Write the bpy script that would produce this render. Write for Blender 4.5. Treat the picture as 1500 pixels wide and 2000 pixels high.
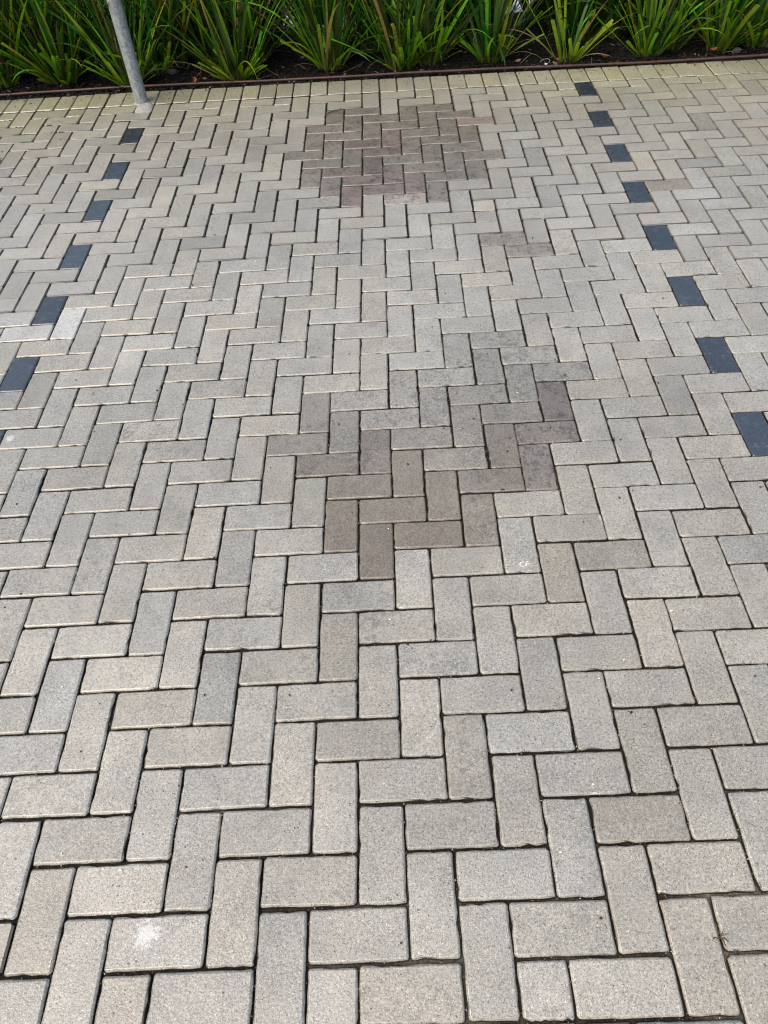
import bpy, math, random
from mathutils import Vector, Matrix

for o in list(bpy.data.objects):
    bpy.data.objects.remove(o)
sc = bpy.context.scene
COL = sc.collection
R = math.radians

# ------------------------------------------------------------------ camera
cam_d = bpy.data.cameras.new('camera')
cam = bpy.data.objects.new('camera', cam_d)
COL.objects.link(cam)
cam_d.sensor_fit = 'VERTICAL'
cam_d.sensor_height = 36.0
cam_d.lens = 36.0 * 1438.38 / 2000.0
cam_d.clip_start = 0.05
cam_d.clip_end = 2000.0
RX = Vector((0.99864827, -0.01786185, -0.04881175))
UP = Vector((0.04533622, 0.75864083, 0.64992978))
BK = Vector((0.02542164, -0.65126419, 0.75842514))
m3 = Matrix((RX, UP, BK)).transposed()
cam.matrix_world = Matrix.Translation((0.02682, -0.46514, 1.64042)) @ m3.to_4x4()
sc.camera = cam
sc.cycles.filter_width = 1.1
sc.render.resolution_x, sc.render.resolution_y = 768, 1024

# ------------------------------------------------------------------ sky, sun, exposure (bright overcast)
SUN_DIR = Vector((-0.46, -0.34, 0.82)).normalized()
world = bpy.data.worlds.new('World')
sc.world = world
world.use_nodes = True
wn, wl = world.node_tree.nodes, world.node_tree.links
wn.clear()
sky = wn.new('ShaderNodeTexSky')
sky.sky_type = 'NISHITA'
sky.sun_disc = False
sky.sun_elevation = math.asin(SUN_DIR.z)
sky.sun_rotation = math.atan2(SUN_DIR.x, SUN_DIR.y)
sky.air_density = 1.6
sky.dust_density = 5.0
hs = wn.new('ShaderNodeHueSaturation')
hs.inputs['Saturation'].default_value = 1.0
bg = wn.new('ShaderNodeBackground')
bg.inputs['Strength'].default_value = 0.15
wo = wn.new('ShaderNodeOutputWorld')
wl.new(sky.outputs['Color'], hs.inputs['Color'])
wl.new(hs.outputs['Color'], bg.inputs['Color'])
wl.new(bg.outputs['Background'], wo.inputs['Surface'])

sd = bpy.data.lights.new('sun', 'SUN')
sd.energy = 0.9
sd.angle = R(50)
sd.color = (1.0, 0.92, 0.80)
so = bpy.data.objects.new('sun', sd)
COL.objects.link(so)
so.rotation_euler = (-SUN_DIR).to_track_quat('-Z', 'Y').to_euler()

sc.view_settings.view_transform = 'Standard'
sc.view_settings.look = 'None'
sc.view_settings.exposure = 0.84
sc.view_settings.gamma = 1.0
sc.view_settings.use_curve_mapping = False

# ------------------------------------------------------------------ helpers
U = 0.1            # one lattice cell = 100 mm


def tag(o, label=None, cat=None, group=None, kind=None):
    if label: o['label'] = label
    if cat: o['category'] = cat
    if group: o['group'] = group
    if kind: o['kind'] = kind
    return o


def mesh_obj(name, verts, faces, mat, parent=None, smooth=False):
    me = bpy.data.meshes.new(name)
    me.from_pydata(verts, [], faces)
    if smooth:
        me.polygons.foreach_set('use_smooth', [True] * len(me.polygons))
    if mat: me.materials.append(mat)
    me.update()
    return link_mesh(name, me, parent)


def link_mesh(name, me, parent=None):
    o = bpy.data.objects.new(name, me)
    COL.objects.link(o)
    if parent: o.parent = parent
    return o


def empty(name, loc):
    o = bpy.data.objects.new(name, None)
    o.empty_display_size = 0.1
    COL.objects.link(o)
    o.location = loc
    return o


class NT:
    """small node-building helper"""
    def __init__(self, name):
        self.m = bpy.data.materials.new(name)
        self.m.use_nodes = True
        self.t = self.m.node_tree
        self.n = self.t.nodes
        self.n.clear()
        self.out = self.n.new('ShaderNodeOutputMaterial')
        self.b = self.n.new('ShaderNodeBsdfPrincipled')
        self.t.links.new(self.b.outputs[0], self.out.inputs['Surface'])

    def set(self, sock, v):
        if hasattr(v, 'node'):
            self.t.links.new(v, sock)
        else:
            sock.default_value = v

    def new(self, typ, **kw):
        n = self.n.new(typ)
        for k, v in kw.items():
            setattr(n, k, v)
        return n

    def math(self, op, a, b=0.0, c=None, clamp=False):
        n = self.new('ShaderNodeMath', operation=op, use_clamp=clamp)
        self.set(n.inputs[0], a)
        self.set(n.inputs[1], b)
        if c is not None: self.set(n.inputs[2], c)
        return n.outputs[0]

    def vmath(self, op, a, b=None, scale=None):
        n = self.new('ShaderNodeVectorMath', operation=op)
        self.set(n.inputs[0], a)
        if b is not None: self.set(n.inputs[1], b)
        if scale is not None: self.set(n.inputs['Scale'], scale)
        return n.outputs['Value'] if op in ('LENGTH', 'DISTANCE', 'DOT_PRODUCT') else n.outputs[0]

    def noise(self, vec, scale, detail=2.0, rough=0.5):
        n = self.new('ShaderNodeTexNoise')
        self.set(n.inputs['Vector'], vec)
        n.inputs['Scale'].default_value = scale
        n.inputs['Detail'].default_value = detail
        n.inputs['Roughness'].default_value = rough
        return n.outputs['Fac']

    def voro(self, vec, scale):
        n = self.new('ShaderNodeTexVoronoi')
        self.set(n.inputs['Vector'], vec)
        n.inputs['Scale'].default_value = scale
        return n.outputs['Distance'], n.outputs['Color']

    def remap(self, v, a, b, c, d):
        n = self.new('ShaderNodeMapRange')
        n.clamp = True
        self.set(n.inputs[0], v)
        for i, q in enumerate((a, b, c, d)):
            self.set(n.inputs[i + 1], q)
        return n.outputs[0]

    def mix(self, f, a, b, mode='MIX'):
        n = self.new('ShaderNodeMix', data_type='RGBA', blend_type=mode)
        self.set(n.inputs[0], f)
        self.set(n.inputs[6], a)
        self.set(n.inputs[7], b)
        return n.outputs[2]

    def scale_col(self, c, f):
        return self.vmath('SCALE', c, scale=f)

    def sep(self, v):
        n = self.new('ShaderNodeSeparateXYZ')
        self.set(n.inputs[0], v)
        return n.outputs

    def bump(self, h, strength, dist):
        n = self.new('ShaderNodeBump')
        n.inputs['Strength'].default_value = strength
        n.inputs['Distance'].default_value = dist
        self.set(n.inputs['Height'], h)
        self.set(self.b.inputs['Normal'], n.outputs[0])


def c4(r, g, b): return (r, g, b, 1.0)


# ------------------------------------------------------------------ materials
# flaky white lime/paint marks lying on the paving: x, y, half-width, half-height (metres)
WHITE = [(-0.524, -0.138, 0.030, 0.032), (-0.575, -0.003, 0.022, 0.007), (-0.62, 0.102, 0.020, 0.005),
         (-0.500, -0.099, 0.022, 0.005), (0.415, 0.105, 0.020, 0.006), (0.592, 0.885, 0.004, 0.035),
         (-1.27, 1.34, 0.016, 0.02)]


def paver_material(name, from_object):
    t = NT(name)
    pos = t.new('ShaderNodeNewGeometry').outputs['Position']
    nz = t.sep(t.new('ShaderNodeNewGeometry').outputs['True Normal'])[2]
    if from_object:
        oi = t.new('ShaderNodeObjectInfo')
        col, spk = oi.outputs['Color'], oi.outputs['Alpha']
    else:
        at = t.new('ShaderNodeAttribute', attribute_name='Col')
        col, spk = at.outputs['Color'], at.outputs['Alpha']
    wnz = t.new('ShaderNodeTexWhiteNoise', noise_dimensions='3D')
    t.set(wnz.inputs['Vector'], t.vmath('SCALE', col, scale=91.0))
    vec = t.vmath('ADD', pos, t.vmath('SCALE', wnz.outputs['Color'], scale=13.0))
    # cloudy soiling, each paver its own
    blot = t.noise(vec, 11.0, 4.0, 0.55)
    f = t.remap(blot, 0.25, 0.75, 0.86, 1.12)
    big = t.noise(pos, 1.3, 3.0)
    f = t.math('MULTIPLY', f, t.remap(big, 0.3, 0.7, 0.86, 1.10))
    mid = t.noise(pos, 4.5, 3.0, 0.6)
    f = t.math('MULTIPLY', f, t.remap(mid, 0.3, 0.7, 0.93, 1.06))
    # sand grain
    g1 = t.noise(vec, 430.0, 2.0, 0.6)
    f = t.math('MULTIPLY', f, t.remap(g1, 0.28, 0.72, 0.52, 1.42))
    g2 = t.noise(vec, 170.0, 2.0, 0.5)
    f = t.math('MULTIPLY', f, t.remap(g2, 0.3, 0.7, 0.80, 1.16))
    # dark and light aggregate grains
    vd, vc = t.voro(vec, 330.0)
    vr = t.sep(vc)
    near = t.remap(vd, 0.30, 0.48, 1.0, 0.0)
    dk = t.math('MULTIPLY', near, t.math('GREATER_THAN', vr[0], 0.84))
    lt = t.math('MULTIPLY', near, t.math('GREATER_THAN', vr[1], 0.93))
    f = t.math('MULTIPLY', f, t.remap(dk, 0, 1, 1.0, 0.38))
    f = t.math('MULTIPLY', f, t.remap(lt, 0, 1, 1.0, 1.7))
    # small pits
    pd, pc = t.voro(vec, 70.0)
    pr = t.sep(pc)
    pit = t.math('MULTIPLY', t.remap(pd, 0.10, 0.17, 1.0, 0.0), t.math('GREATER_THAN', pr[0], 0.90))
    f = t.math('MULTIPLY', f, t.remap(pit, 0, 1, 1.0, 0.25))
    # coarse dark speckle of the worn brown pavers (strength = alpha)
    s1 = t.noise(vec, 62.0, 5.0, 0.75)
    s2 = t.noise(vec, 17.0, 2.0, 0.5)
    thr = t.math('ADD', s1, t.math('MULTIPLY', t.math('SUBTRACT', s2, 0.5), 0.35))
    sp = t.math('MULTIPLY', t.remap(thr, 0.51, 0.61, 0.0, 1.0), spk)
    f = t.math('MULTIPLY', f, t.remap(sp, 0, 1, 1.0, 0.36))
    base = t.scale_col(col, f)
    # warm rusty / ochre drift
    och = t.noise(vec, 6.0, 3.0)
    base = t.mix(t.remap(och, 0.45, 0.75, 0.0, 0.4), base, c4(1.04, 1.0, 0.90), 'MULTIPLY')
    # pale dust and scuffs
    du = t.math('MULTIPLY', t.remap(t.noise(vec, 38.0, 4.0, 0.7), 0.52, 0.72, 0.0, 1.0), t.remap(g1, 0.45, 0.62, 0.0, 1.0))
    base = t.mix(t.math('MULTIPLY', du, 0.32), base, c4(0.36, 0.36, 0.36))
    # white flaky marks
    fn = t.noise(pos, 95.0, 5.0, 0.75)
    fn2 = t.noise(pos, 260.0, 3.0, 0.6)
    fsum = t.math('ADD', t.math('MULTIPLY', fn, 1.5), t.math('MULTIPLY', fn2, 0.5))
    tot = None
    for (x, y, rx, ry) in WHITE:
        d = t.vmath('SUBTRACT', pos, (x, y, 0.0))
        d = t.vmath('LENGTH', t.vmath('MULTIPLY', d, (1 / rx, 1 / ry, 0.0)))
        k = t.math('SUBTRACT', t.math('ADD', fsum, t.math('MULTIPLY', d, -0.52)), 0.56)
        k = t.remap(k, 0.0, 0.16, 0.0, 0.46)
        tot = k if tot is None else t.math('MAXIMUM', tot, k)
    base = t.mix(tot, base, c4(0.62, 0.62, 0.62))
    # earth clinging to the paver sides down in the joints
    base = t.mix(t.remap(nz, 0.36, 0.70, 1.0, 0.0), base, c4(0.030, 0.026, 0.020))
    t.set(t.b.inputs['Base Color'], base)
    t.set(t.b.inputs['Roughness'], t.remap(g2, 0.3, 0.7, 0.24, 0.37))
    t.b.inputs['Specular IOR Level'].default_value = 0.85
    h = t.math('ADD', t.math('MULTIPLY', g1, 0.6), t.math('MULTIPLY', g2, 0.9))
    h = t.math('SUBTRACT', h, t.math('MULTIPLY', pit, 1.2))
    h = t.math('SUBTRACT', h, t.math('MULTIPLY', sp, 0.7))
    t.bump(h, 0.55, 0.0012)
    return t.m


def simple_noise_mat(name, c_a, c_b, scale, rough=0.8, detail=4.0, bump=0.0, dist=0.002, spec=0.4, metal=0.0):
    t = NT(name)
    pos = t.new('ShaderNodeNewGeometry').outputs['Position']
    n = t.noise(pos, scale, detail, 0.6)
    t.set(t.b.inputs['Base Color'], t.mix(t.remap(n, 0.3, 0.7, 0, 1), c4(*c_a), c4(*c_b)))
    t.b.inputs['Roughness'].default_value = rough
    t.b.inputs['Specular IOR Level'].default_value = spec
    t.b.inputs['Metallic'].default_value = metal
    if bump: t.bump(n, bump, dist)
    return t.m


def attr_mat(name, rough, spec=0.4, translucent=False, bump_scale=None):
    t = NT(name)
    at = t.new('ShaderNodeAttribute', attribute_name='Col')
    pos = t.new('ShaderNodeNewGeometry').outputs['Position']
    n = t.noise(pos, 60.0 if not bump_scale else bump_scale, 3.0)
    c = t.scale_col(at.outputs['Color'], t.remap(n, 0.3, 0.7, 0.75, 1.2))
    t.set(t.b.inputs['Base Color'], c)
    t.b.inputs['Roughness'].default_value = rough
    t.b.inputs['Specular IOR Level'].default_value = spec
    if bump_scale: t.bump(n, 0.6, 0.003)
    if translucent:
        tr = t.new('ShaderNodeBsdfTranslucent')
        t.set(tr.inputs['Color'], t.vmath('MULTIPLY', c, (1.25, 1.15, 0.5)))
        ms = t.new('ShaderNodeMixShader')
        ms.inputs[0].default_value = 0.28
        t.t.links.new(t.b.outputs[0], ms.inputs[1])
        t.t.links.new(tr.outputs[0], ms.inputs[2])
        t.t.links.new(ms.outputs[0], t.out.inputs['Surface'])
    return t.m


M_PAVER = paver_material('paver_concrete', True)
M_PAVER_FIELD = paver_material('paver_concrete_field', False)
def joint_material():
    t = NT('joint_sand')
    pos = t.new('ShaderNodeNewGeometry').outputs['Position']
    n = t.noise(pos, 240.0, 3.0, 0.6)
    dark = t.mix(t.remap(n, 0.3, 0.7, 0, 1), c4(0.010, 0.008, 0.007), c4(0.045, 0.040, 0.032))
    sand = t.mix(t.remap(n, 0.3, 0.7, 0, 1), c4(0.08, 0.07, 0.055), c4(0.20, 0.18, 0.145))
    fill = t.remap(t.noise(pos, 2.2, 4.0, 0.65), 0.52, 0.66, 0.0, 0.8)
    t.set(t.b.inputs['Base Color'], t.mix(fill, dark, sand))
    t.b.inputs['Roughness'].default_value = 0.95
    t.b.inputs['Specular IOR Level'].default_value = 0.1
    t.bump(n, 0.8, 0.003)
    return t.m


M_JOINT = joint_material()
M_GROUND = simple_noise_mat('ground_soil', (0.06, 0.055, 0.04), (0.10, 0.10, 0.07), 3, 0.95)
M_SOIL = simple_noise_mat('bed_soil', (0.003, 0.0025, 0.002), (0.008, 0.006, 0.005), 60, 0.95, 5.0, 1.0, 0.01, 0.2)
M_PATH = simple_noise_mat('path_concrete', (0.50, 0.50, 0.49), (0.60, 0.60, 0.58), 25, 0.8, 4.0, 0.3, 0.001)
M_PIPE = simple_noise_mat('brown_plastic', (0.042, 0.021, 0.017), (0.075, 0.038, 0.030), 35, 0.42)
M_CEMENT = simple_noise_mat('cement_patch', (0.19, 0.185, 0.17), (0.29, 0.285, 0.265), 90, 0.85, 4.0, 0.6, 0.003)
M_LEAF = attr_mat('leaf_blade', 0.42, 0.35, True)
M_CHIP = attr_mat('wood_chip', 0.85, 0.3, False, 140.0)
M_STONE = simple_noise_mat('dark_stone', (0.022, 0.020, 0.020), (0.075, 0.07, 0.068), 70, 0.8, 5.0, 1.0, 0.006)
M_CLIP = simple_noise_mat('dull_wire', (0.20, 0.20, 0.20), (0.34, 0.34, 0.34), 200, 0.6)
M_CHALK = simple_noise_mat('white_mark', (0.55, 0.55, 0.56), (0.78, 0.78, 0.80), 300, 0.8)


def galvanised():
    t = NT('galvanised_steel')
    pos = t.new('ShaderNodeNewGeometry').outputs['Position']
    d, c = t.voro(pos, 130.0)
    r = t.sep(c)[0]
    n = t.noise(t.vmath('MULTIPLY', pos, (1, 1, 0.35)), 55.0, 4.0, 0.65)
    v = t.math('ADD', t.math('MULTIPLY', r, 0.25), t.math('MULTIPLY', n, 0.75))
    t.set(t.b.inputs['Base Color'], t.mix(t.remap(v, 0.3, 0.7, 0, 1), c4(0.15, 0.165, 0.18), c4(0.34, 0.36, 0.38)))
    t.b.inputs['Metallic'].default_value = 0.35
    t.set(t.b.inputs['Roughness'], t.remap(n, 0.3, 0.7, 0.62, 0.45))
    t.bump(n, 0.2, 0.001)
    return t.m


M_STEEL = galvanised()

# ------------------------------------------------------------------ paving lattice
# the laid pattern wanders a few centimetres over its length, as hand-laid paving does
FIELD = [(0, 0, .0166, -.0503), (0, 1, .1098, -.1263), (0, 2, .0078, .175), (0, 3, -.1078, .2588),
         (1, 0, -.0095, .0032), (1, 1, .0541, -.1829), (1, 2, .079, -.1367),
         (2, 0, -.0121, -.0764), (2, 1, -.0351, .0127), (3, 0, -.0511, .03)]


def wander(x, y):
    """lattice coordinates (cells) -> world metres"""
    xc = max(-24.0, min(24.0, x)) / 15.0
    yc = (max(-6.0, min(44.0, y)) - 20.0) / 22.0
    dx = sum(a * xc ** i * yc ** j for i, j, a, b in FIELD)
    dy = sum(b * xc ** i * yc ** j for i, j, a, b in FIELD)
    dx = max(-.35, min(.35, dx)); dy = max(-.6, min(.6, dy))
    return (x + dx) * U, (y + dy) * U


def frame_at(x, y, along):
    p = Vector(wander(x, y))
    e = 0.5
    if along == 'H':
        q = Vector(wander(x + e, y)) - Vector(wander(x - e, y))
    else:
        q = Vector(wander(x, y + e)) - Vector(wander(x, y - e))
    return p, math.atan2(q.y, q.x)


rng = random.Random(11)
YTOP = 41
XMIN, XMAX, YMIN = -29, 29, -9

# colour classes read off the photograph (albedo r, g, b, speckle)
BROWN = {}


def cls(c, names):
    for k, i, j in names: BROWN[(k, i, j)] = c


cls((0.150, 0.125, 0.094, 0.25), [('V', -1, 7), ('V', -2, 8), ('H', 0, 8)])
cls((0.164, 0.141, 0.110, 0.30), [('V', 1, 9), ('H', -1, 9), ('H', -2, 10), ('V', 0, 10)])
cls((0.160, 0.138, 0.110, 0.50), [('V', 2, 8), ('V', -1, 11), ('H', -3, 11), ('H', 2, 10), ('V', 3, 11)])
cls((0.142, 0.122, 0.102, 0.80), [('V', 4, 10), ('H', 4, 12)])
cls((0.120, 0.102, 0.088, 0.85), [('V', 5, 13)])
cls((0.186, 0.170, 0.142, 0.45), [('H', 1, 11), ('H', 3, 13), ('V', 2, 12), ('H', 0, 12), ('V', -2, 12), ('H', -4, 12), ('V', -3, 13)])
cls((0.205, 0.192, 0.166, 0.60), [('H', -1, 13), ('H', -2, 14), ('V', 0, 14), ('V', 1, 13), ('H', 2, 14), ('V', 4, 14), ('H', 5, 15), ('V', 3, 15)])
cls((0.228, 0.217, 0.190, 0.65), [('H', 1, 15), ('V', 2, 16), ('H', 3, 17), ('H', 4, 16)])
cls((0.156, 0.137, 0.114, 0.80), [
    ('V', -3, 37), ('H', -2, 38), ('V', -2, 36), ('H', -1, 37), ('V', 1, 37), ('H', 2, 38), ('V', 2, 36), ('H', 3, 37),
    ('V', 3, 35), ('V', 4, 34), ('H', -4, 36), ('H', 0, 36), ('V', -1, 35), ('H', 1, 35), ('H', 2, 34), ('V', -4, 34),
    ('H', -3, 35), ('V', -3, 33), ('V', 1, 33), ('V', 2, 32), ('H', 3, 33), ('V', 3, 31), ('H', 4, 32), ('V', 4, 30),
    ('H', -5, 33), ('H', -4, 32), ('V', -2, 32), ('H', 0, 32), ('H', 1, 31), ('V', -4, 30), ('V', -3, 29), ('H', 2, 30), ('V', 2, 28)])
cls((0.142, 0.110, 0.092, 1.00), [('V', 0, 34), ('H', -2, 34), ('H', -1, 33), ('V', -1, 31), ('V', 0, 30), ('H', -2, 30), ('H', -3, 31),
                                 ('V', -2, 28), ('H', -1, 29), ('V', 1, 29)])
cls((0.225, 0.183, 0.149, 0.60), [('H', 4, 36)])
cls((0.273, 0.239, 0.202, 0.90), [('H', 0, 28)])
cls((0.196, 0.174, 0.140, 0.80), [('H', 4, 24), ('H', 5, 23)])
cls((0.197, 0.172, 0.136, 0.40), [('H', 12, 28)])
WHITEISH = {('V', -13, 19): (0.37, 0.365, 0.345, 0.1), ('H', -15, 19): (0.33, 0.32, 0.30, 0.1), ('H', -16, 20): (0.30, 0.29, 0.27, 0.1)}  # sky sheen put into the colour of the H pavers; V itself is white
DARKS = {('V', 11, j): 1 for j in range(11, 40, 4)}
DARKS.update({('V', -14, j): 1 for j in range(0, 37, 4)})
SPECIAL = {('V', 3, 7): (0.25, 0.24, 0.21, 0.2), ('V', -5, 39): (0.27, 0.255, 0.205, 0.2), ('V', 7, 37): (0.27, 0.25, 0.20, 0.2), ('H', 13, 37): (0.25, 0.23, 0.175, 0.2), ('V', 12, 38): (0.26, 0.24, 0.185, 0.2), ('V', 6, 18): (0.235, 0.23, 0.205, 0.3), ('H', 4, 18): (0.255, 0.25, 0.235, 0.3),
           ('H', 5, 7): (0.215, 0.200, 0.166, 0.25), ('V', 2, -4): (0.30, 0.28, 0.245, 0.45)}


def grey_colour(x, y):
    v = rng.gauss(1.0, 0.06)
    t = rng.gauss(0.0, 1.0)
    r, g, b = 0.263 * v * (1 + .012 * t), 0.248 * v, 0.215 * v * (1 - .018 * t)
    # yellow-olive tint rising towards the planting, strongest at both ends
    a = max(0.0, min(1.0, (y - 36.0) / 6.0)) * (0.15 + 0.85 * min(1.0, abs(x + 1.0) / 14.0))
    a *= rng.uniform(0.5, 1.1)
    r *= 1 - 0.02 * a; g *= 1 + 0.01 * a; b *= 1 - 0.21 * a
    sp = 0.10 + 0.16 * max(0, rng.gauss(0, 1))
    if rng.random() < 0.05:
        r *= 0.86; g *= 0.86; b *= 0.84
    return (r, g, b, min(0.6, sp))


# ---- paver meshes: rounded, slightly ragged arris, real 60 mm body
RINGS_HI = ((0.0060, 0.0), (0.0044, -0.0007), (0.0008, -0.0040), (0.0, -0.0075), (0.0, -0.060))
RINGS_LO = ((0.0040, 0.0), (0.0004, -0.0056), (0.0, -0.050))


def outline(L, W, nl, ns, nc, rg, amp):
    r = 0.0072
    pts = []
    sides = ((L / 2 - r, -W / 2 + r, 0), (L / 2 - r, W / 2 - r, 1), (-L / 2 + r, W / 2 - r, 2), (-L / 2 + r, -W / 2 + r, 3))
    for k, (cx, cy, q) in enumerate(sides):
        for a in range(nc + 1):
            an = -math.pi / 2 + q * math.pi / 2 + a * (math.pi / 2) / nc
            n = (math.cos(an), math.sin(an))
            pts.append([cx + r * n[0], cy + r * n[1], n[0], n[1]])
        nx = sides[(k + 1) % 4]
        cnt = ns if q % 2 == 0 else nl
        an = q * math.pi / 2
        n = (math.cos(an), math.sin(an))
        x0, y0 = pts[-1][0], pts[-1][1]
        x1, y1 = nx[0] + r * n[0], nx[1] + r * n[1]
        for a in range(1, cnt):
            f = a / cnt
            pts.append([x0 + (x1 - x0) * f, y0 + (y1 - y0) * f, n[0], n[1]])
    for p in pts:
        d = rg.gauss(0, amp)
        if rg.random() < 0.10: d -= rg.uniform(0.0006, 0.0030)
        p.append(min(d, 0.0006))
    return pts


def paver_geo(L, W, rg, hi=True):
    if hi: pts = outline(L, W, 10, 5, 2, rg, 0.0006); rings = RINGS_HI
    else: pts = outline(L, W, 1, 1, 1, rg, 0.0); rings = RINGS_LO
    n = len(pts)
    vs, fs = [], []
    for ri, (ins, z) in enumerate(rings):
        for p in pts:
            j = rg.gauss(0, 0.0003) if hi and ri in (1, 2) else 0
            j -= p[4] * (0.0, 0.35, 1.0, 1.0, 1.0)[ri]
            vs.append((p[0] - p[2] * (ins + j), p[1] - p[3] * (ins + j), z))
    if hi:                                             # flat wearing face inside the ragged arris
        c = len(vs)
        vs.append((0.0, 0.0, 0.0))
        for a in range(n):
            fs.append((a, (a + 1) % n, c))
    else:
        fs.append(tuple(range(n)))
    for k in range(len(rings) - 1):
        for a in range(n):
            b = (a + 1) % n
            fs.append((k * n + a, (k + 1) * n + a, (k + 1) * n + b, k * n + b))
    return vs, fs


def paver_mesh(name, L, W, seed):
    vs, fs = paver_geo(L, W, random.Random(seed))
    me = bpy.data.meshes.new(name)
    me.from_pydata(vs, [], fs)
    me.polygons.foreach_set('use_smooth', [any(vs[q][2] < -1e-6 for q in f) for f in fs])
    me.materials.append(M_PAVER)
    me.update()
    return me


GAP = 0.0027
VAR = [paver_mesh('paver', 2 * U - GAP, U - GAP, 100 + k) for k in range(14)]
VAR_HALF = [paver_mesh('half_paver', U - GAP, U - GAP, 200 + k) for k in range(5)]

# the pavement itself: the bed of jointing sand all pavers sit in
pavement = mesh_obj('pavement', [(XMIN * U - .1, YMIN * U - .1, -.0140), (XMAX * U + .1, YMIN * U - .1, -.0140),
                                 (XMAX * U + .1, 4.325, -.0140), (XMIN * U - .1, 4.345, -.0140)], [(0, 1, 2, 3)], M_JOINT)
tag(pavement, kind='structure')

items = []   # kind, x, y centre (cells), length, orientation, colour, name
for j in range(YMIN, YTOP):
    for i in range(XMIN, XMAX):
        s = (i + j) % 4
        if s == 0: key = ('H', i, j)
        elif s == 2: key = ('V', i, j)
        else: continue
        cx, cy = (i + 1, j + .5) if key[0] == 'H' else (i + .5, j + 1)
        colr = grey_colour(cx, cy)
        name = 'paver'
        if key in BROWN:
            b = BROWN[key]; v = rng.gauss(1, .04)
            colr = (b[0] * v, b[1] * v, b[2] * v, b[3]); name = 'brown_paver'
        elif key in DARKS:
            v = rng.uniform(.7, 1.7)
            colr = (0.017 * v, 0.022 * v, 0.031 * v, 0.2); name = 'charcoal_paver'
        elif key in WHITEISH: colr = WHITEISH[key]
        elif key in SPECIAL: colr = SPECIAL[key]
        if key[0] == 'V' and j == YTOP - 1:          # course cut at the border: half pavers
            if i == -14: continue                    # the cement patch round the pole
            items.append(('half_paver', i + .5, j + .5, 1, 'H', colr)); continue
        if key == ('V', 2, -4):
            items.append(('half_paver', 2.5, -2.5, 1, 'H', colr))
            items.append(('half_paver', 2.5, -3.5, 1, 'H', grey_colour(2, -3))); continue
        if key == ('V', 4, 26):
            items.append(('half_paver', 4.5, 26.5, 1, 'H', colr))
            items.append(('half_paver', 4.5, 27.5, 1, 'H', grey_colour(4, 27))); continue
        items.append((name, cx, cy, 2, key[0], colr))
for i in range(XMIN, XMAX):                          # soldier course along the planting
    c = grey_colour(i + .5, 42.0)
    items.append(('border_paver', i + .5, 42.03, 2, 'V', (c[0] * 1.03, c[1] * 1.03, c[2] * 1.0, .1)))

VPm = cam.matrix_world.inverted()
TAN = 1000 / 1438.38


def px(x, y, z=0.0):
    v = VPm @ Vector((x, y, z))
    if v.z > -0.1: return None
    return 750 + 1438.38 * v.x / -v.z, 1000 - 1438.38 * v.y / -v.z, -v.z


def seen(p, pad=70):
    q = px(p.x, p.y)
    return q and -pad < q[0] < 1500 + pad and -pad < q[1] < 2000 + pad


greys = []
rest = []
for it in items:
    p, ang = frame_at(it[1], it[2], it[4])
    vis = seen(p)
    d = (Vector((p.x, p.y, 0)) - cam.location).length
    if it[0] == 'paver':
        greys.append((0 if vis else 1, d, it, p, ang))
    elif vis:
        greys.append((-1, d, it, p, ang))
    else:
        rest.append((it, p, ang))
greys.sort(key=lambda g: (g[0], g[1]))
single = [g for g in greys if g[0] == -1]
g_only = [g for g in greys if g[0] >= 0]
single += g_only[:300]
rest += [(g[2], g[3], g[4]) for g in g_only[300:]]


def settle(it, p, ang):
    far = 0.0006
    loc = Vector((p.x + rng.gauss(0, .0007), p.y + rng.gauss(0, .0007), rng.gauss(0, .0007)))
    rot = (rng.gauss(0, R(.32)), rng.gauss(0, R(.32)), ang + rng.gauss(0, R(.28)))
    return loc, rot


for _, d, it, p, ang in single:
    loc, rot = settle(it, p, ang)
    me = rng.choice(VAR if it[3] == 2 else VAR_HALF)
    o = bpy.data.objects.new(it[0], me)
    COL.objects.link(o)
    o.parent = pavement
    o.location = loc
    o.rotation_euler = (rot[0], rot[1], rot[2] + rng.choice((0, math.pi)))
    o.color = it[5]

vs, fs, cols = [], [], []
gl = paver_geo(2 * U - .0040, U - .0040, rng, False)
gh = paver_geo(U - .0040, U - .0040, rng, False)
from mathutils import Euler
for it, p, ang in rest:
    loc, rot = settle(it, p, ang)
    M = Matrix.Translation(loc) @ Euler(rot).to_matrix().to_4x4()
    gv, gf = gl if it[3] == 2 else gh
    b = len(vs)
    vs += [tuple(M @ Vector(v)) for v in gv]
    fs += [tuple(b + k for k in f) for f in gf]
    cols += [it[5]] * len(gv)
me = bpy.data.meshes.new('distant_pavers')
me.from_pydata(vs, [], fs)
ca = me.color_attributes.new('Col', 'FLOAT_COLOR', 'POINT')
ca.data.foreach_set('color', [c for q in cols for c in q])
me.materials.append(M_PAVER_FIELD)
me.update()
tag(link_mesh('distant_pavers', me, pavement), kind='stuff')

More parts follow.
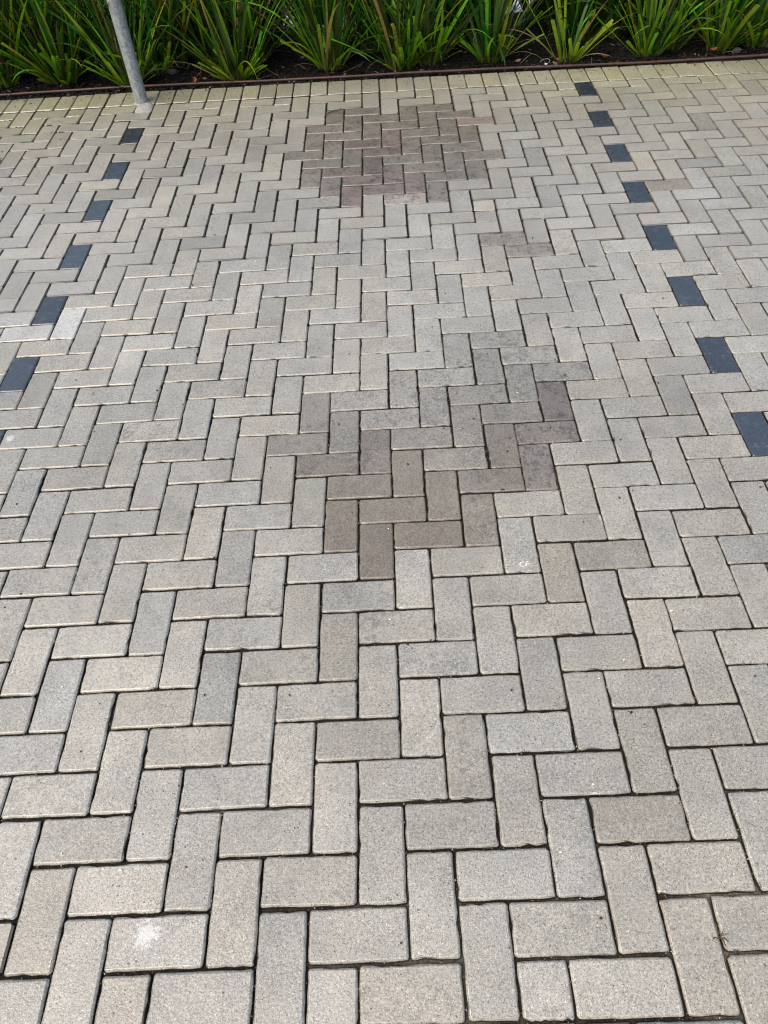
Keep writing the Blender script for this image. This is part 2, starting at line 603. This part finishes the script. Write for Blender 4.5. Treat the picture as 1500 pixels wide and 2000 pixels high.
# sand, crumbs and moss caught in the joints between the pavers
rg = random.Random(40)
geo_v, geo_f, geo_c = [], [], []
near = [g for g in single if g[1] < 4.2]
for k in range(3600):
    _, d, it, p, ang = rg.choice(near)
    L2, W2 = (U if it[3] == 2 else U / 2), U / 2
    if rg.random() < .62: lx, ly = rg.uniform(-L2, L2), rg.choice((-W2, W2)) + rg.gauss(0, .0009)
    else: lx, ly = rg.choice((-L2, L2)) + rg.gauss(0, .0009), rg.uniform(-W2, W2)
    x = p.x + lx * math.cos(ang) - ly * math.sin(ang)
    y = p.y + lx * math.sin(ang) + ly * math.cos(ang)
    sz = rg.uniform(.0008, .0024)
    c = rg.choice(((.03, .025, .02), (.10, .085, .065), (.22, .20, .165), (.34, .32, .28), (.05, .06, .025)))
    M = Matrix.Translation((x, y, -.0045 + rg.uniform(-.002, .0025))) @ Euler((rg.uniform(0, 3), rg.uniform(0, 3), rg.uniform(0, 3))).to_matrix().to_4x4()
    b = len(geo_v)
    geo_v += [tuple(M @ Vector(q)) for q in ((sz * 1.6, 0, 0), (-sz * .8, sz, 0), (-sz * .8, -sz, 0), (0, 0, sz))]
    geo_f += [(b, b + 1, b + 3), (b + 1, b + 2, b + 3), (b + 2, b, b + 3), (b, b + 2, b + 1)]
    geo_c += [(*c, 1.0)] * 4
me = bpy.data.meshes.new('joint_grit')
me.from_pydata(geo_v, [], geo_f)
ca = me.color_attributes.new('Col', 'FLOAT_COLOR', 'POINT')
ca.data.foreach_set('color', [q for c in geo_c for q in c])
me.materials.append(M_CHIP)
me.update()
tag(link_mesh('joint_grit', me, pavement), kind='stuff')

# chalk-like ring marks on two pavers
def ring_mark(x, y, r, w, gap, seed):
    rg = random.Random(seed)
    vs, fs = [], []
    n = 22
    for k in range(n + 1):
        a = k / n * (2 * math.pi - gap) + 1.0
        ww = w * rg.uniform(.4, 1.3)
        rr = r * rg.uniform(.92, 1.08)
        for q in (rr - ww / 2, rr + ww / 2):
            vs.append((x + q * math.cos(a) * 1.15, y + q * math.sin(a), .0022))
    for k in range(n):
        if rg.random() > .12:
            fs.append((2 * k, 2 * k + 1, 2 * k + 3, 2 * k + 2))
    mesh_obj('chalk_mark', vs, fs, M_CHALK, pavement)


for a in ((0.349, 0.731, .0075, .0028, .5, 1), (0.362, 0.735, .004, .0020, 1.6, 2), (0.492, 0.827, .006, .002, 1.0, 3),):
    ring_mark(*a)

# ------------------------------------------------------------------ ground, planting bed, path
S = 400.0
mesh_o = mesh_obj('ground', [(-S, -S, -.075), (S, -S, -.075), (S, S, -.075), (-S, S, -.075)], [(0, 1, 2, 3)], M_GROUND)
tag(mesh_o, kind='structure')

BX0, BX1 = -3.6, 3.6
BED0, BED1 = 4.33, 5.30


def bed_front(x): return 4.345 - 0.012 * (x + 2.9) / 2.9 * 0.5 + 0.012


def bed_z(x, y):
    return -0.012 + 0.012 * math.sin(7.1 * x + 3 * y) * math.sin(9.3 * y) + 0.028 * max(0, min(1, (y - 4.45) / .3))


vs, fs = [], []
NX, NY = 150, 24
rg = random.Random(5)
for b in range(NY + 1):
    for a in range(NX + 1):
        x = BX0 + (BX1 - BX0) * a / NX
        y = 4.31 + (BED1 - 4.31) * b / NY
        vs.append((x, y, bed_z(x, y) + rg.gauss(0, .003) - (.03 if b == 0 else 0)))
for b in range(NY):
    for a in range(NX):
        q = b * (NX + 1) + a
        fs.append((q, q + 1, q + NX + 2, q + NX + 1))
tag(mesh_obj('garden_bed', vs, fs, M_SOIL, None, True), kind='structure')

tag(mesh_obj('footpath', [(-6, BED1, -.06), (6, BED1, -.06), (6, 7.6, -.06), (-6, 7.6, -.06), (-6, BED1, .01), (6, BED1, .01), (6, 7.6, .01), (-6, 7.6, .01)],
             [(4, 5, 6, 7), (0, 1, 5, 4), (1, 2, 6, 5), (2, 3, 7, 6), (3, 0, 4, 7)], M_PATH), kind='structure')


def coloured_mesh(name, geo, mat, parent=None, smooth=False):
    """geo: list of (verts, faces, colour)"""
    vs, fs, cs = [], [], []
    for v, f, c in geo:
        b = len(vs)
        vs += v
        fs += [tuple(b + k for k in q) for q in f]
        cs += [(c[0], c[1], c[2], 1.0)] * len(v) if not isinstance(c, list) else c
    me = bpy.data.meshes.new(name)
    me.from_pydata(vs, [], fs)
    if smooth: me.polygons.foreach_set('use_smooth', [True] * len(fs))
    ca = me.color_attributes.new('Col', 'FLOAT_COLOR', 'POINT')
    ca.data.foreach_set('color', [k for q in cs for k in q])
    me.materials.append(mat)
    me.update()
    return link_mesh(name, me, parent)


# mulch: flat flakes and splinters lying every which way
BOXF = [(0, 3, 2, 1), (4, 5, 6, 7), (0, 1, 5, 4), (1, 2, 6, 5), (2, 3, 7, 6), (3, 0, 4, 7)]


def flake(rg, loc, l, w, h, tilt):
    M = Matrix.Translation(loc) @ Euler((rg.gauss(0, tilt), rg.gauss(0, tilt), rg.uniform(0, 6.3))).to_matrix().to_4x4()
    v = []
    for z in (-h, h):
        for (a, b) in ((-1, -1), (1, -1), (1, 1), (-1, 1)):
            v.append(tuple(M @ Vector((a * l * rg.uniform(.6, 1.1), b * w * rg.uniform(.5, 1.1), z))))
    return v, BOXF


geo = []
rg = random.Random(21)
for k in range(9500):
    x = rg.uniform(BX0, BX1)
    y = 4.345 + (BED1 - 4.36) * rg.random() ** 1.5
    if rg.random() < .12:
        l, w, h = rg.uniform(.012, .04), rg.uniform(.001, .003), .001
    else:
        l, w, h = rg.uniform(.005, .017), rg.uniform(.003, .009), rg.uniform(.001, .003)
    t = rg.random()
    if t < .80: c = (.012, .010, .008)
    elif t < .93: c = (.030, .023, .018)
    elif t < .965: c = (.085, .050, .034)
    else: c = (.27, .22, .17)
    v = rg.uniform(.25, .8)
    gv, gf = flake(rg, (x, y, bed_z(x, y) + rg.uniform(.001, .012)), l, w, h, .35)
    geo.append((gv, gf, (c[0] * v, c[1] * v, c[2] * v)))
for k in range(130):                                   # crumbs kicked out onto the border course
    x = rg.uniform(-2.6, 2.5)
    y = wander(x / U, 43.0)[1] - abs(rg.gauss(0, .05)) - .004
    gv, gf = flake(rg, (x, y, .0025), rg.uniform(.002, .007), rg.uniform(.001, .003), .0009, .15)
    c = rg.choice(((.02, .016, .012), (.05, .035, .026), (.16, .12, .09)))
    geo.append((gv, gf, c))
tag(coloured_mesh('mulch', geo, M_CHIP), 'dark bark mulch covering the planting bed', 'mulch', kind='stuff')

# ------------------------------------------------------------------ brown pipe along the edge
def tube(path, r, n=10):
    vs, fs = [], []
    for k, p in enumerate(path):
        a = path[max(0, k - 1)]; b = path[min(len(path) - 1, k + 1)]
        d = (Vector(b) - Vector(a)).normalized()
        s = d.cross(Vector((0, 0, 1)))
        if s.length < .01: s = Vector((1, 0, 0))
        s.normalize(); u = s.cross(d)
        rr = r[k] if isinstance(r, (list, tuple)) else r
        for q in range(n):
            an = 2 * math.pi * q / n
            vs.append(tuple(Vector(p) + s * (rr * math.cos(an)) + u * (rr * math.sin(an))))
    for k in range(len(path) - 1):
        for q in range(n):
            fs.append((k * n + q, k * n + (q + 1) % n, (k + 1) * n + (q + 1) % n, (k + 1) * n + q))
    fs.append(tuple(range(n))[::-1])
    fs.append(tuple(range((len(path) - 1) * n, len(path) * n)))
    return vs, fs


rg = random.Random(3)
path = []
for k in range(90):
    x = -3.3 + 6.6 * k / 89
    yb = wander(x / U, 43.03)[1]
    off = .020 + .026 * max(0, min(1, (0.4 - x) / 1.6))
    path.append((x, yb + off + .004 * math.sin(2.3 * x + 1) + .0015 * math.sin(11 * x), .010 + .003 * math.sin(3.1 * x)))
v, f = tube(path, .0074, 12)
tag(mesh_obj('irrigation_pipe', v, f, M_PIPE, None, True), 'thin reddish-brown pipe lying along the front edge of the planting bed', 'pipe')

# ------------------------------------------------------------------ steel pole with cement patch
PX, PY = wander(-13.80, 41.42)
pole = empty('steel_pole', (PX, PY, 0))
tag(pole, 'round galvanised grey steel pole standing at the border of the paving', 'pole')
v, f = tube([(0, 0, -.05)] + [(0, 0, z) for z in (0, .02, .5, 1, 1.5, 2, 2.4)], .0368, 40)
mesh_obj('shaft', v, f, M_STEEL, pole, True)
v, f = tube([(0, 0, 2.395), (0, 0, 2.403), (0, 0, 2.412)], [.0385, .0385, .030], 40)
mesh_obj('cap', v, f, M_STEEL, pole, True)
# cement fills the cell in front of the pole and a collar round it
rg = random.Random(8)
vs = [(0, .02, .003)]
out = []
for (a, b) in ((-13.97, 40.04), (-13.5, 40.03), (-13.04, 40.04), (-13.03, 40.5), (-13.02, 40.99), (-13.2, 41.12), (-13.33, 41.5), (-13.6, 41.83), (-14.0, 41.83), (-14.25, 41.6), (-14.27, 41.2), (-13.98, 40.96)):
    w = wander(a, b)
    out.append((w[0] - PX, w[1] - PY))
n = len(out)
vs = [(x, y, -.004) for x, y in out] + [(x * .93, y * .93, .0035 + rg.uniform(-.0008, .0012)) for x, y in out] + [(x * .45, y * .45, .0045) for x, y in out]
fs = []
for ring in range(2):
    for k in range(n):
        fs.append((ring * n + k, ring * n + (k + 1) % n, (ring + 1) * n + (k + 1) % n, (ring + 1) * n + k))
fs.append(tuple(range(2 * n, 3 * n)))
mesh_obj('cement_collar', vs, fs, M_CEMENT, pole, True)

# ------------------------------------------------------------------ strappy tussocks
def blade(rg, base, az, L, th0, bend, w, cut, colour, nseg=8, roll=0.0):
    """one keeled strap leaf; returns verts, faces, colours"""
    d = Vector((math.cos(az), math.sin(az), 0))
    side0 = Vector((-math.sin(az), math.cos(az), 0))
    p = Vector(base)
    vs, fs, cs = [], [], []
    side_drift = rg.gauss(0, .20)
    for k in range(nseg + 1):
        t = k / nseg
        th = th0 + bend * t ** 1.7
        tang = d * math.sin(th) + Vector((0, 0, 1)) * math.cos(th) + side0 * side_drift * t
        tang.normalize()
        if k: p = p + tang * (L / nseg)
        nrm = tang.cross(side0).normalized()
        sd = side0 * math.cos(roll * t) + nrm * math.sin(roll * t)
        if cut: ww = w * (.62 + .38 * min(1, t * 2.5))
        else: ww = w * (.62 + .38 * min(1, t * 3)) * (1 if t < .55 else max(.04, 1 - ((t - .55) / .45) ** 1.6))
        up = tang.cross(sd).normalized()
        keel = ww * .22
        vs += [tuple(p - sd * ww / 2), tuple(p + up * keel), tuple(p + sd * ww / 2)]
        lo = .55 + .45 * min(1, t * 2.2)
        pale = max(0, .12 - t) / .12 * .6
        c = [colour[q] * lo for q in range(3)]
        c = [c[0] * (1 - pale) + .20 * pale, c[1] * (1 - pale) + .24 * pale, c[2] * (1 - pale) + .06 * pale]
        cs += [(c[0], c[1], c[2], 1.0)] * 3
    for k in range(nseg):
        a = 3 * k
        fs += [(a, a + 1, a + 4, a + 3), (a + 1, a + 2, a + 5, a + 4)]
    return vs, fs, cs


def leaf_colour(rg, bright):
    t = rg.random()
    if t < .07: return rg.choice(((.26, .19, .07), (.20, .13, .06), (.22, .22, .05)))            # straw
    if bright: return (.16 * rg.uniform(.6, 1.35), .32 * rg.uniform(.7, 1.2), .013)
    return (.025 * rg.uniform(.4, 1.9), .082 * rg.uniform(.35, 1.6), .009 * rg.uniform(.6, 1.6))


def tussock(x, y, label, group, seed, n_long, n_cut, reach, spread, face_leaves, dense_back=False, lean=0.0, hgt=1.0):
    rg = random.Random(seed)
    z = bed_z(x, y) - .006
    root = empty('strappy_tussock', (x, y, z))
    tag(root, label, 'plant', group)
    blades = []
    for k in range(n_long):
        az = rg.uniform(0, 2 * math.pi)
        rr = reach * math.sqrt(rg.random())
        th0 = (rr / reach) * spread * rg.uniform(.55, 1.15)
        L = rg.uniform(.50, .92) * hgt
        bend = rg.uniform(.05, .6) if rg.random() < .80 else rg.uniform(.7, 1.9)
        if math.sin(az) < -.2 and bend > .7: L *= .6
        b = blade(rg, (rr * math.cos(az) + 0, rr * math.sin(az) * .7, 0), az + rg.gauss(0, .55), L, th0, bend,
                  rg.uniform(.011, .021), False, leaf_colour(rg, rg.random() < (.26 if face_leaves else .08)), 9, rg.gauss(0, .5))
        blades.append((math.sin(az) * rr, b))
    for k in range(n_cut):
        az = rg.uniform(-math.pi, 0) if rg.random() < .8 else rg.uniform(0, math.pi)
        rr = reach * rg.uniform(.45, 1.1)
        L = rg.uniform(.10, .36) * (1.4 if rg.random() < .25 else 1)
        th0 = spread * rg.uniform(.5, 1.35)
        b = blade(rg, (rr * math.cos(az), rr * math.sin(az) * .7, 0), az + rg.gauss(0, .3), L, th0, rg.uniform(0, .25),
                  rg.uniform(.015, .024), True, leaf_colour(rg, rg.random() < .8), 4, rg.gauss(0, .3))
        blades.append((math.sin(az) * rr - .05, b))
    for k in range(int(n_long * .10)):                # dead blades drooping at the base
        az = rg.uniform(0, 2 * math.pi)
        b = blade(rg, (reach * math.cos(az) * .8, reach * math.sin(az) * .6, .01), az, rg.uniform(.2, .45), rg.uniform(.7, 1.0),
                  rg.uniform(.5, .9), rg.uniform(.003, .006), False, (.20, .155, .10), 6, rg.gauss(0, .8))
        blades.append((9, b))
    blades.sort(key=lambda q: q[0])
    for _, (v, f, c) in blades[:face_leaves]:
        coloured_mesh('leaf', [(v, f, c)], M_LEAF, root, True)
    tag(coloured_mesh('foliage', [(v, f, c) for _, (v, f, c) in blades[face_leaves:]], M_LEAF, root, True), kind='stuff')
    return root


FRONT = 'tussocks in the front row of the bed'
front = [
    (-2.33, 4.60, 'dense upright green tussock at the far left edge', 70, 10, 1.0),
    (-1.95, 4.58, 'tussock with bright blunt-cut blades midway between left edge and pole', 60, 24, 1.0),
    (-1.52, 4.50, 'green tussock leaning leftward right beside the left of the pole', 55, 22, 1.0),
    (-1.36, 4.62, 'small tussock tucked directly behind the right side of the pole', 26, 16, .85),
    (-0.86, 4.51, 'tussock with short cut outer blades, next one right of the pole', 60, 22, .95),
    (-0.29, 4.53, 'upright tussock with few stiff blades near the centre left', 52, 14, .95),
    (0.13, 4.53, 'broad tussock left twin of the touching pair above the brown patch', 66, 16, 1.0),
    (0.31, 4.56, 'broad tussock right twin of the touching pair above the brown patch', 70, 20, 1.0),
    (0.68, 4.53, 'narrow tussock with dark upright blades just right of the touching pair', 60, 14, .95),
    (1.14, 4.47, 'smallest tussock with pale young shoots above the last charcoal paver', 14, 14, .8),
    (1.63, 4.48, 'slim tussock with bright front blades, third from the right edge', 40, 14, .95),
    (1.78, 4.56, 'slim darker tussock standing half behind the bright slim one', 30, 3, .95),
    (2.06, 4.51, 'bright tussock with many cut stubs, second from the right edge', 55, 20, 1.0),
    (2.27, 4.51, 'spreading tussock at the right edge of the photo', 50, 16, 1.0)]
for k, (x, y, lab, nl, ncut, hg) in enumerate(front):
    tussock(x, y, lab, FRONT, 300 + k, int(nl * 1.05), int(ncut * 1.2), .055 + .0004 * nl, .72, 16, hgt=hg)
BACK = 'tussocks behind the front row'
ORD = ('first second third fourth fifth sixth seventh eighth ninth tenth eleventh twelfth thirteenth fourteenth fifteenth sixteenth '
       'seventeenth eighteenth nineteenth twentieth twenty-first twenty-second twenty-third twenty-fourth twenty-fifth twenty-sixth').split()
rg = random.Random(77)
k = 0
for row, (y0, step) in enumerate(((4.74, .27), (4.96, .25), (5.18, .25))):
    x = (-2.62, -2.8, -2.9)[row] + .08 * row
    nth = 0
    while x < 2.75:
        gapx = (-.74 < x < -.34) or (.74 < x < 1.02)
        if not (gapx):
            tussock(x + rg.uniform(-.05, .05), y0 + rg.uniform(-.05, .05), 'dark green tussock, %s from the left in the %s row of clumps' % (ORD[nth], ('second', 'third', 'rearmost')[row]), BACK,
                    500 + k, 105, 4, .085, .58, 0)
            nth += 1
        k += 1
        x += step * rg.uniform(.85, 1.15)

# ------------------------------------------------------------------ litter on the mulch
def dry_leaf(x, y, z, l, w, rz, curl, colour, label):
    vs, fs, cs = [], [], []
    n = 7
    for a in range(n + 1):
        t = a / n
        ww = w * math.sin(math.pi * min(1, t * .96 + .03)) ** .8
        for b in (-1, -.5, 0, .5, 1):
            vs.append(((t - .5) * l, b * ww, curl * (4 * (t - .5) ** 2 * .6 + b * b * .8) * l))
            cs.append((*[c * (1.2 if b == 0 else 1) for c in colour], 1.0))
    for a in range(n):
        for b in range(4):
            q = a * 5 + b
            fs.append((q, q + 1, q + 6, q + 5))
    st = len(vs)
    for s in (-1, 1):
        vs += [(-l * .5, s * .0012, curl * .6 * l), (-l * .72, s * .0009, curl * l)]
        cs += [(*colour, 1.0)] * 2
    fs.append((st, st + 1, st + 3, st + 2))
    o = coloured_mesh('fallen_leaf', [(vs, fs, cs)], M_CHIP, None, True)
    o.location = (x, y, z); o.rotation_euler = (.15, -.1, rz)
    tag(o, label, 'leaf', 'dead leaves by the brown pipe')


dry_leaf(-1.105, 4.41, .012, .05, .013, 1.9, .35, (.30, .085, .035), 'orange-red curled dead leaf lying just right of the pole')
dry_leaf(.835, 4.43, .012, .040, .014, .3, .2, (.17, .085, .06), 'brown dead leaf on the mulch right of the dark narrow tussock')
dry_leaf(1.347, 4.42, .010, .040, .012, 2.6, .3, (.20, .05, .03), 'dark red dead leaf right of the smallest tussock')
dry_leaf(1.06, 4.385, .022, .022, .008, .9, .4, (.25, .07, .03), 'tiny red dead leaf resting on the brown pipe')
dry_leaf(1.99, 4.42, .012, .042, .013, .2, .25, (.26, .075, .04), 'reddish dead leaf below the tussock with many cut stubs')
dry_leaf(-1.55, 4.40, .010, .035, .010, .5, .3, (.16, .07, .05), 'dull brown dead leaf left of the pole base')


def stone(x, y, r, seed, label):
    rg = random.Random(seed)
    vs, fs = [], []
    nu, nv = 10, 6
    offs = [Vector((rg.gauss(0, 1), rg.gauss(0, 1), rg.gauss(0, 1))).normalized() for _ in range(7)]
    for b in range(nv + 1):
        for a in range(nu):
            th, ph = math.pi * b / nv, 2 * math.pi * a / nu
            d = Vector((math.sin(th) * math.cos(ph), math.sin(th) * math.sin(ph), math.cos(th)))
            q = r * (1 - .22 * max(0, max(d.dot(o) for o in offs) - .55) * 2)
            vs.append((d.x * q * 1.25, d.y * q, d.z * q * .75))
    for b in range(nv):
        for a in range(nu):
            fs.append((b * nu + a, (b + 1) * nu + a, (b + 1) * nu + (a + 1) % nu, b * nu + (a + 1) % nu))
    o = mesh_obj('stone', vs, fs, M_STONE)
    o.location = (x, y, bed_z(x, y) + r * .5)
    tag(o, label, 'stone')


stone(-1.27, 4.575, .030, 1, 'dark lump of rock on the mulch right of the pole')
stone(2.13, 4.42, .026, 2, 'dark rough stone beside the pipe near the right edge')
stone(2.33, 4.46, .022, 4, 'small brown-black stone at the far right edge')
stone(.26, 4.42, .017, 3, 'small dark stone between the twin tussocks')

rg = random.Random(61)
for k in range(26):                                   # straw-coloured dead blades on the mulch
    x = rg.uniform(-2.4, 2.4); y = rg.uniform(4.40, 4.52)
    if abs(x - PX) < .1: continue
    v, f, c = blade(rg, (0, 0, 0), rg.uniform(0, 6.3), rg.uniform(.06, .20), 1.42, rg.uniform(.0, .22), rg.uniform(.003, .007), False,
                    rg.choice(((.30, .25, .19), (.22, .17, .12), (.14, .10, .08))), 6, .6)
    o = coloured_mesh('dead_blade', [(v, f, c)], M_LEAF, None, True)
    o.location = (x, y, bed_z(x, y) + .012)
    tag(o, 'thin straw-coloured dead blade lying on the dark mulch', 'dead blade', 'dead blades on the mulch')

# white crumpled scrap and its wire
v, f = tube([(-.045, .03, .004), (-.028, .045, .012), (0, .04, .016), (.012, .028, .01), (.0, .005, .004)], .0016, 6)
o = mesh_obj('wire_clip', v, f, M_CLIP, None, True)
o.location = (1.02, 4.42, bed_z(1.02, 4.42) + .008)
tag(o, 'bent whitish wire clip on the mulch left of the smallest tussock', 'clip')
rg = random.Random(9)
vs = [(rg.uniform(-.012, .012), rg.uniform(-.009, .009), rg.uniform(0, .012)) for _ in range(16)]
o = mesh_obj('paper_scrap', vs, [(a, a + 1, a + 2) for a in range(0, 14)], M_CHALK)
o.location = (1.0, 4.405, bed_z(1.0, 4.405) + .008)
tag(o, 'tiny crumpled white scrap on the mulch by the wire clip', 'litter')

# ------------------------------------------------------------------ small growth and debris on the paving
def weed(x, y, n, l, colour, label, seed, flat=.5):
    rg = random.Random(seed)
    geo = []
    for k in range(n):
        geo.append(blade(rg, (rg.gauss(0, .004), rg.gauss(0, .002), -.008), rg.uniform(0, 6.3), l * rg.uniform(.5, 1.2),
                         rg.uniform(.1, .9), rg.uniform(.3, flat + 1), .0022, False, colour, 4))
    o = coloured_mesh('weed', geo, M_LEAF, None, True)
    o.location = (x, y, 0)
    tag(o, label, 'weed')


weed(*wander(6.02, -1.72), 16, .022, (.10, .085, .05), 'withered tuft of weed in a joint near the lower right corner', 1)
weed(*wander(6.22, -2.02), 7, .014, (.05, .04, .03), 'tiny dark withered tuft just below the larger withered tuft', 6)
weed(*wander(3.86, 37.9), 9, .022, (.16, .24, .05), 'small green weed at the upper edge of the brown paver patch', 2)
weed(*wander(-16.1, 29.4), 8, .020, (.06, .10, .03), 'small green weed in a joint left of the charcoal pavers', 3)
weed(*wander(-15.55, 33.0), 8, .022, (.07, .13, .03), 'small green weed beside the upper left charcoal pavers', 4)
weed(*wander(-20.2, 35.2), 12, .026, (.06, .14, .03), 'mossy green tuft at the left edge of the paving', 5)

rg = random.Random(14)
geo = []
for k in range(420):                                   # moss cushions in the joints at the shaded left
    j = rg.choice((35, 36, 37, 38, 39, 40, 38, 36))
    i = rg.uniform(-23, -17)
    w = wander(i, j + rg.gauss(0, .015))
    gv, gf = flake(rg, (w[0], w[1], -.003), .007, .0025, .0025, .3)
    if math.sin(i * 3.1 + j * 2.0) > .35:
        geo.append((gv, gf, (.045 * rg.uniform(.6, 1.5), .085 * rg.uniform(.6, 1.4), .018)))
tag(coloured_mesh('moss', geo, M_CHIP), 'green moss in the paving joints at the upper left', 'moss', kind='stuff')

v, f = tube([(-.05, -.012, .005), (-.02, .0, .006), (.02, .008, .007), (.05, .022, .005)], [.002, .0028, .0025, .0012], 6)
o = mesh_obj('twig', v, f, M_STONE, None, True)
w = wander(-2.55, 38.55)
o.location = (w[0], w[1], 0); o.rotation_euler = (0, 0, .25)
tag(o, 'short dark twig lying on the upper left brown paver', 'twig')

geo = []
for k in range(150):                                   # grit and crumbs
    x, y = rg.uniform(-14, 12), rg.uniform(-3, 30)
    w = wander(x, y)
    s = rg.uniform(.0008, .0024)
    c = rg.choice(((.02, .017, .015), (.03, .025, .02), (.05, .03, .02), (.6, .58, .52)))
    gv, gf = flake(rg, (w[0], w[1], .0022), s * 1.5, s, s * .7, .3)
    geo.append((gv, gf, c))
tag(coloured_mesh('grit', geo, M_CHIP), 'crumbs of dark and pale grit scattered on the pavers', 'grit', kind='stuff')
